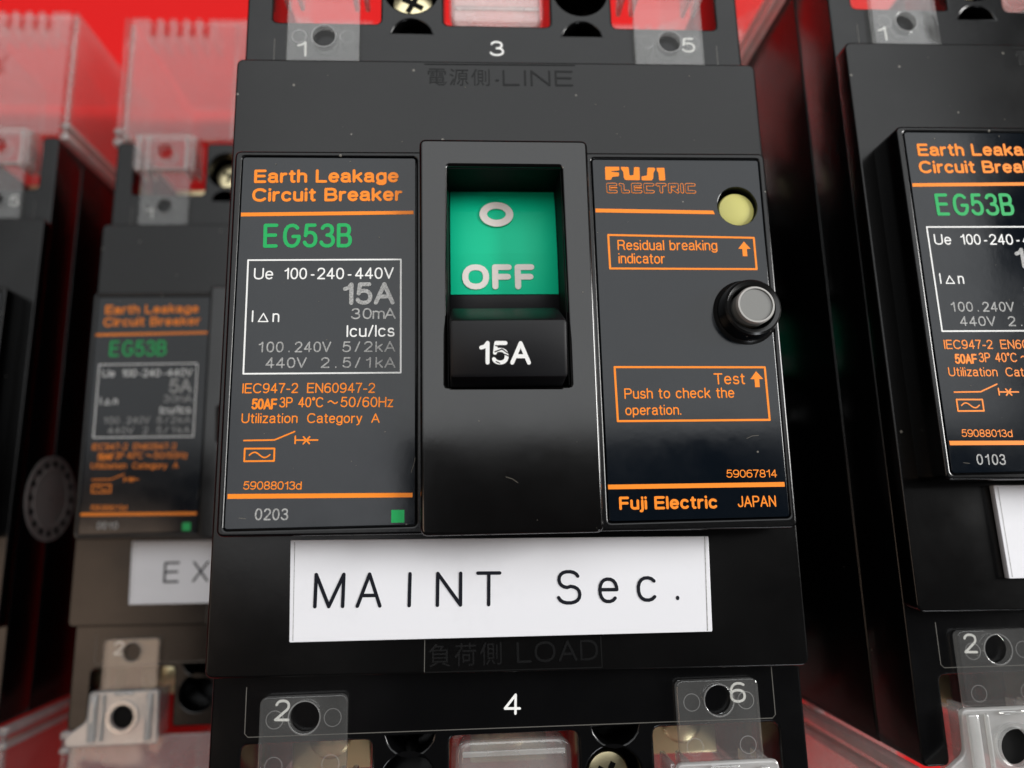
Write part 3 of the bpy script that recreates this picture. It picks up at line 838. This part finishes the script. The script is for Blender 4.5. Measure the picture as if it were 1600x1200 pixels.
    part('rating_face', tg, lambda: prism_mesh('rating_face', [(-15.3, 4.9), (-12.0, 4.15), (-6.0, 3.72), (-.4, 3.82), (-.4, 4.2), (-6, 4.2), (-12, 4.7), (-15.3, 5.4)], -7.2, 6.85, GREEN, .03), key='greenface')
    for it in LETS[:-6]:
        if it[1] == 'O':
            s, st, c, a, b, d, e, cap = it
            lettering(tg, [(s, st, c, a, b + .06, d, e + .06, cap * .98)], 'lettering', 'off', 3.72, .05)
        if it[1] == 'H':
            it = list(it)
            if rating != '15A': it[0] = rating
            def mk(it=it):
                i = Ink(); text_ink(i, it[0], it[1], *it[3:], 0)
                for q in i.v: q.z += (6.5 - (-q.y / MM - 6.1) * .1575 + .03) * MM
                return i.mesh('lettering', INK['w'])
            part('lettering', tg, mk, key='knob' + rating)

    def mk():
        i = Ink()
        c = [(-1.05 + 1.75 * math.cos(t), -11.55 + 1.33 * math.sin(t)) for t in [2 * math.pi * k / 36 for k in range(37)]]
        i.stroke(c, .5, 4.02)
        for k, v in enumerate(i.v):   # lay the ring on the slope of the rocker
            vv = -v.y / MM
            v.z = (D - (3.85 + max(0, (-10.0 - vv)) * .115) + .12) * MM
        return i.mesh('zero_mark', INK['c'])
    part('zero_mark', tg, mk)

    if rating == '15A':
        def mk():
            i = Ink()
            for f, w_ in (([(-2.0, 9.6), (-1.2, 9.3), (-.6, 9.75), (.2, 9.5)], .07), ([(-1.6, 10.1), (-.9, 9.9), (-.2, 10.2)], .07), ([(-1.9, 8.9), (-1.3, 9.1)], .07), ([(-.8, 8.2), (-.2, 8.5)], .05), ([(-1.9, 10.7), (-1.5, 10.9)], .06)):
                i.stroke(f, w_, 0)
            for q in i.v: q.z += (6.5 - (-q.y / MM - 6.1) * .1575 + .06) * MM
            return i.mesh('scuff_mark', KNOB)
        part('scuff_mark', tg, mk)
    # ---- engraved nameplate
    if plate_word is not None:
        rot = [(-26.75, 30.1), (24.6, 31.0), (24.2, 42.35), (-26.5, 41.9)]
        np_ = part('nameplate', root, lambda: plate_mesh('nameplate', rpoly(rot, .1, 1), [], 4.6, 5.42, .08, WHITE, 1), key='np')
        np_.location.x = plate_shift * MM
        part('plate_edge', np_, lambda: (lambda i: (i.stroke([(-26.2, 30.4), (-26.05, 41.7)], .035, 4.58), i.mesh('plate_edge', INK['s']))[1])(Ink()), key='npe1')
        part('plate_edge', np_, lambda: (lambda i: (i.stroke([(24.1, 31.1), (23.6, 42.2)], .055, 4.58), i.mesh('plate_edge', INK['s']))[1])(Ink()), key='npe2')

        def mk():
            i = Ink()
            if plate_word == 'EX':
                text_ink(i, 'E', 'N', -20.4, 38.1, -17.5, 38.1, 3.9, 4.56); text_ink(i, 'X', 'N', -15.0, 38.1, -12.0, 38.1, 3.9, 4.56)
            elif plate_word:
                for s, st, c, a, b, d, e, cap in LETS[:-6]:
                    if st == 'N': text_ink(i, s, st, a, b, d, e, 4.1, 4.56)
            return i.mesh('engraved_word', INK['k'])
        if plate_word: part('engraved_word', np_, mk, key='word' + plate_word)

    # ---- dust and fibres lying on the plastic
    def mk():
        rnd = random.Random(11)
        i = Ink()
        for k in range(60):
            u, v = rnd.uniform(-35, 35), rnd.uniform(-34, 45)
            if -7.6 < u < 7.2 and -16 < v < 13.5: continue
            if 29.9 < v < 42.5 or abs(u - 30) < 4.6 and (abs(v - 3.4) < 4.6 or abs(v + 11) < 3): continue
            if abs(abs(u) - 11.0) < .5 or abs(abs(u) - 33.8) < .6 or abs(v + 18.3) < 1: continue
            z = 5.45 if (v < -19.3 or v > 42 or abs(u) > 34.4) else (-2.04 if abs(u) < 10.2 else .02)
            r_ = rnd.choice((.035, .04, .05, .06, .08)); a = rnd.uniform(0, 6.28)
            i.poly([(u + r_ * math.cos(a + t) * rnd.uniform(.6, 1.2), v + r_ * math.sin(a + t) * rnd.uniform(.6, 1.2)) for t in (0, 1.2, 2.5, 3.8, 5.0)], z)
        for f in ([(-11.9, 22.6), (-11.6, 21.6), (-11.45, 20.9)], [(28.7, 19.35), (29.4, 19.05), (30.2, 19.0)], [(-31.5, 27.4), (-30.7, 27.5)]):
            i.stroke(f, .022, .02)
        for f in ([(-.9, 23.5), (-.2, 23.7), (.5, 24.2)],):
            i.stroke(f, .02, -2.03)
        return i.mesh('dust_specks', DUST)
    d_ = part('dust_specks', root, mk)
    d_['kind'] = 'stuff'

    # ---- side disc
    def mk():
        bm = bmesh.new()
        n = 48
        prof = [(8.9, -.5), (8.9, .25), (8.5, .3), (8.2, .12), (6.4, .12), (6.2, .3), (5.9, .3), (5.7, .12), (.2, .12)]
        rows = []
        for r, h in prof:
            rows.append([bm.verts.new(P3(36.42 + h, 22.3 + r * math.cos(2 * math.pi * i / n), 18.2 + r * math.sin(2 * math.pi * i / n))) for i in range(n)])
        for a, b in zip(rows, rows[1:]):
            for i in range(n): bm.faces.new((a[i], a[(i + 1) % n], b[(i + 1) % n], b[i]))
        bmesh.ops.recalc_face_normals(bm, faces=bm.faces)
        me = bpy.data.meshes.new('side_disc'); bm.to_mesh(me); bm.free()
        fin(me, 'side_disc', SIDE)
        nubs = [me]
        for k in range(16):
            a = 2 * math.pi * k / 16
            bx = box_mesh('n', 36.5, 22.3 + 7.3 * math.cos(a) - .55, 18.2 + 7.3 * math.sin(a) - .55, 36.8, 22.3 + 7.3 * math.cos(a) + .55, 18.2 + 7.3 * math.sin(a) + .55, EMBOSS, .1)
            nubs.append(bx)
        return join('side_disc', nubs)
    part('side_disc', root, mk)
    terminal_cover(root, -1)
    terminal_cover(root, 1)
    return root


SIDE = mat('side_disc_plastic', (0.20, 0.17, 0.16), 0.5, 0.4)  # lighter grey plastic for the side disc
# ------------------------------------------------------------------ the red sheet
RED = mat('red_sheet', (0.69, 0.010, 0.010), 0.6, 0.15, bump=0.15, bscale=500)
me = bpy.data.meshes.new('red_sheet')
n = 40; S = 0.9
vs = []
for j in range(n + 1):
    for i in range(n + 1):
        x, y = (i / n - .5) * 2 * S, (j / n - .5) * 2 * S
        vs.append((x, y, -0.0004 - 0.0006 * (1 + math.sin(x * 31 + 1.3 * math.sin(y * 17)) * math.cos(y * 23))))
me.from_pydata(vs, [], [(j * (n + 1) + i, j * (n + 1) + i + 1, (j + 1) * (n + 1) + i + 1, (j + 1) * (n + 1) + i) for j in range(n) for i in range(n)])
fin(me, 'red_sheet', RED)
fl = bpy.data.objects.new('ground', me); COL.objects.link(fl)
tag(fl, 'bright red sheet under the circuit breakers', 'sheet', kind='structure')

# ------------------------------------------------------------------ the breakers
build_breaker('circuit_breaker', 'sharp foremost black circuit breaker with green OFF toggle and white MAINT Sec. nameplate', (0, 0, 0), '15A', '0203', 'MAINT')
build_breaker('circuit_breaker', 'black circuit breaker cut off by the right edge of the photo, dated 0103', (87.6, -4.6, .5), '10A', '0103', '', 2.2)
build_breaker('circuit_breaker', 'blurred black 5A circuit breaker with an EX nameplate, partly behind the MAINT Sec. one', (-44.85, .6, 54.5), '5A', '0010', 'EX', 1.5)
build_breaker('circuit_breaker', 'blurred black circuit breaker cut off by the left edge, round disc on its dark side', (-130.1, -.6, 54.5), '5A', '0010', None)
build_breaker('circuit_breaker', 'unseen black circuit breaker added under the MAINT Sec. one and the one at the right edge', (43.3, 0.2, 54.5), '5A', '0010', None)  # unseen, added as support and to darken the gap beside the centre breaker
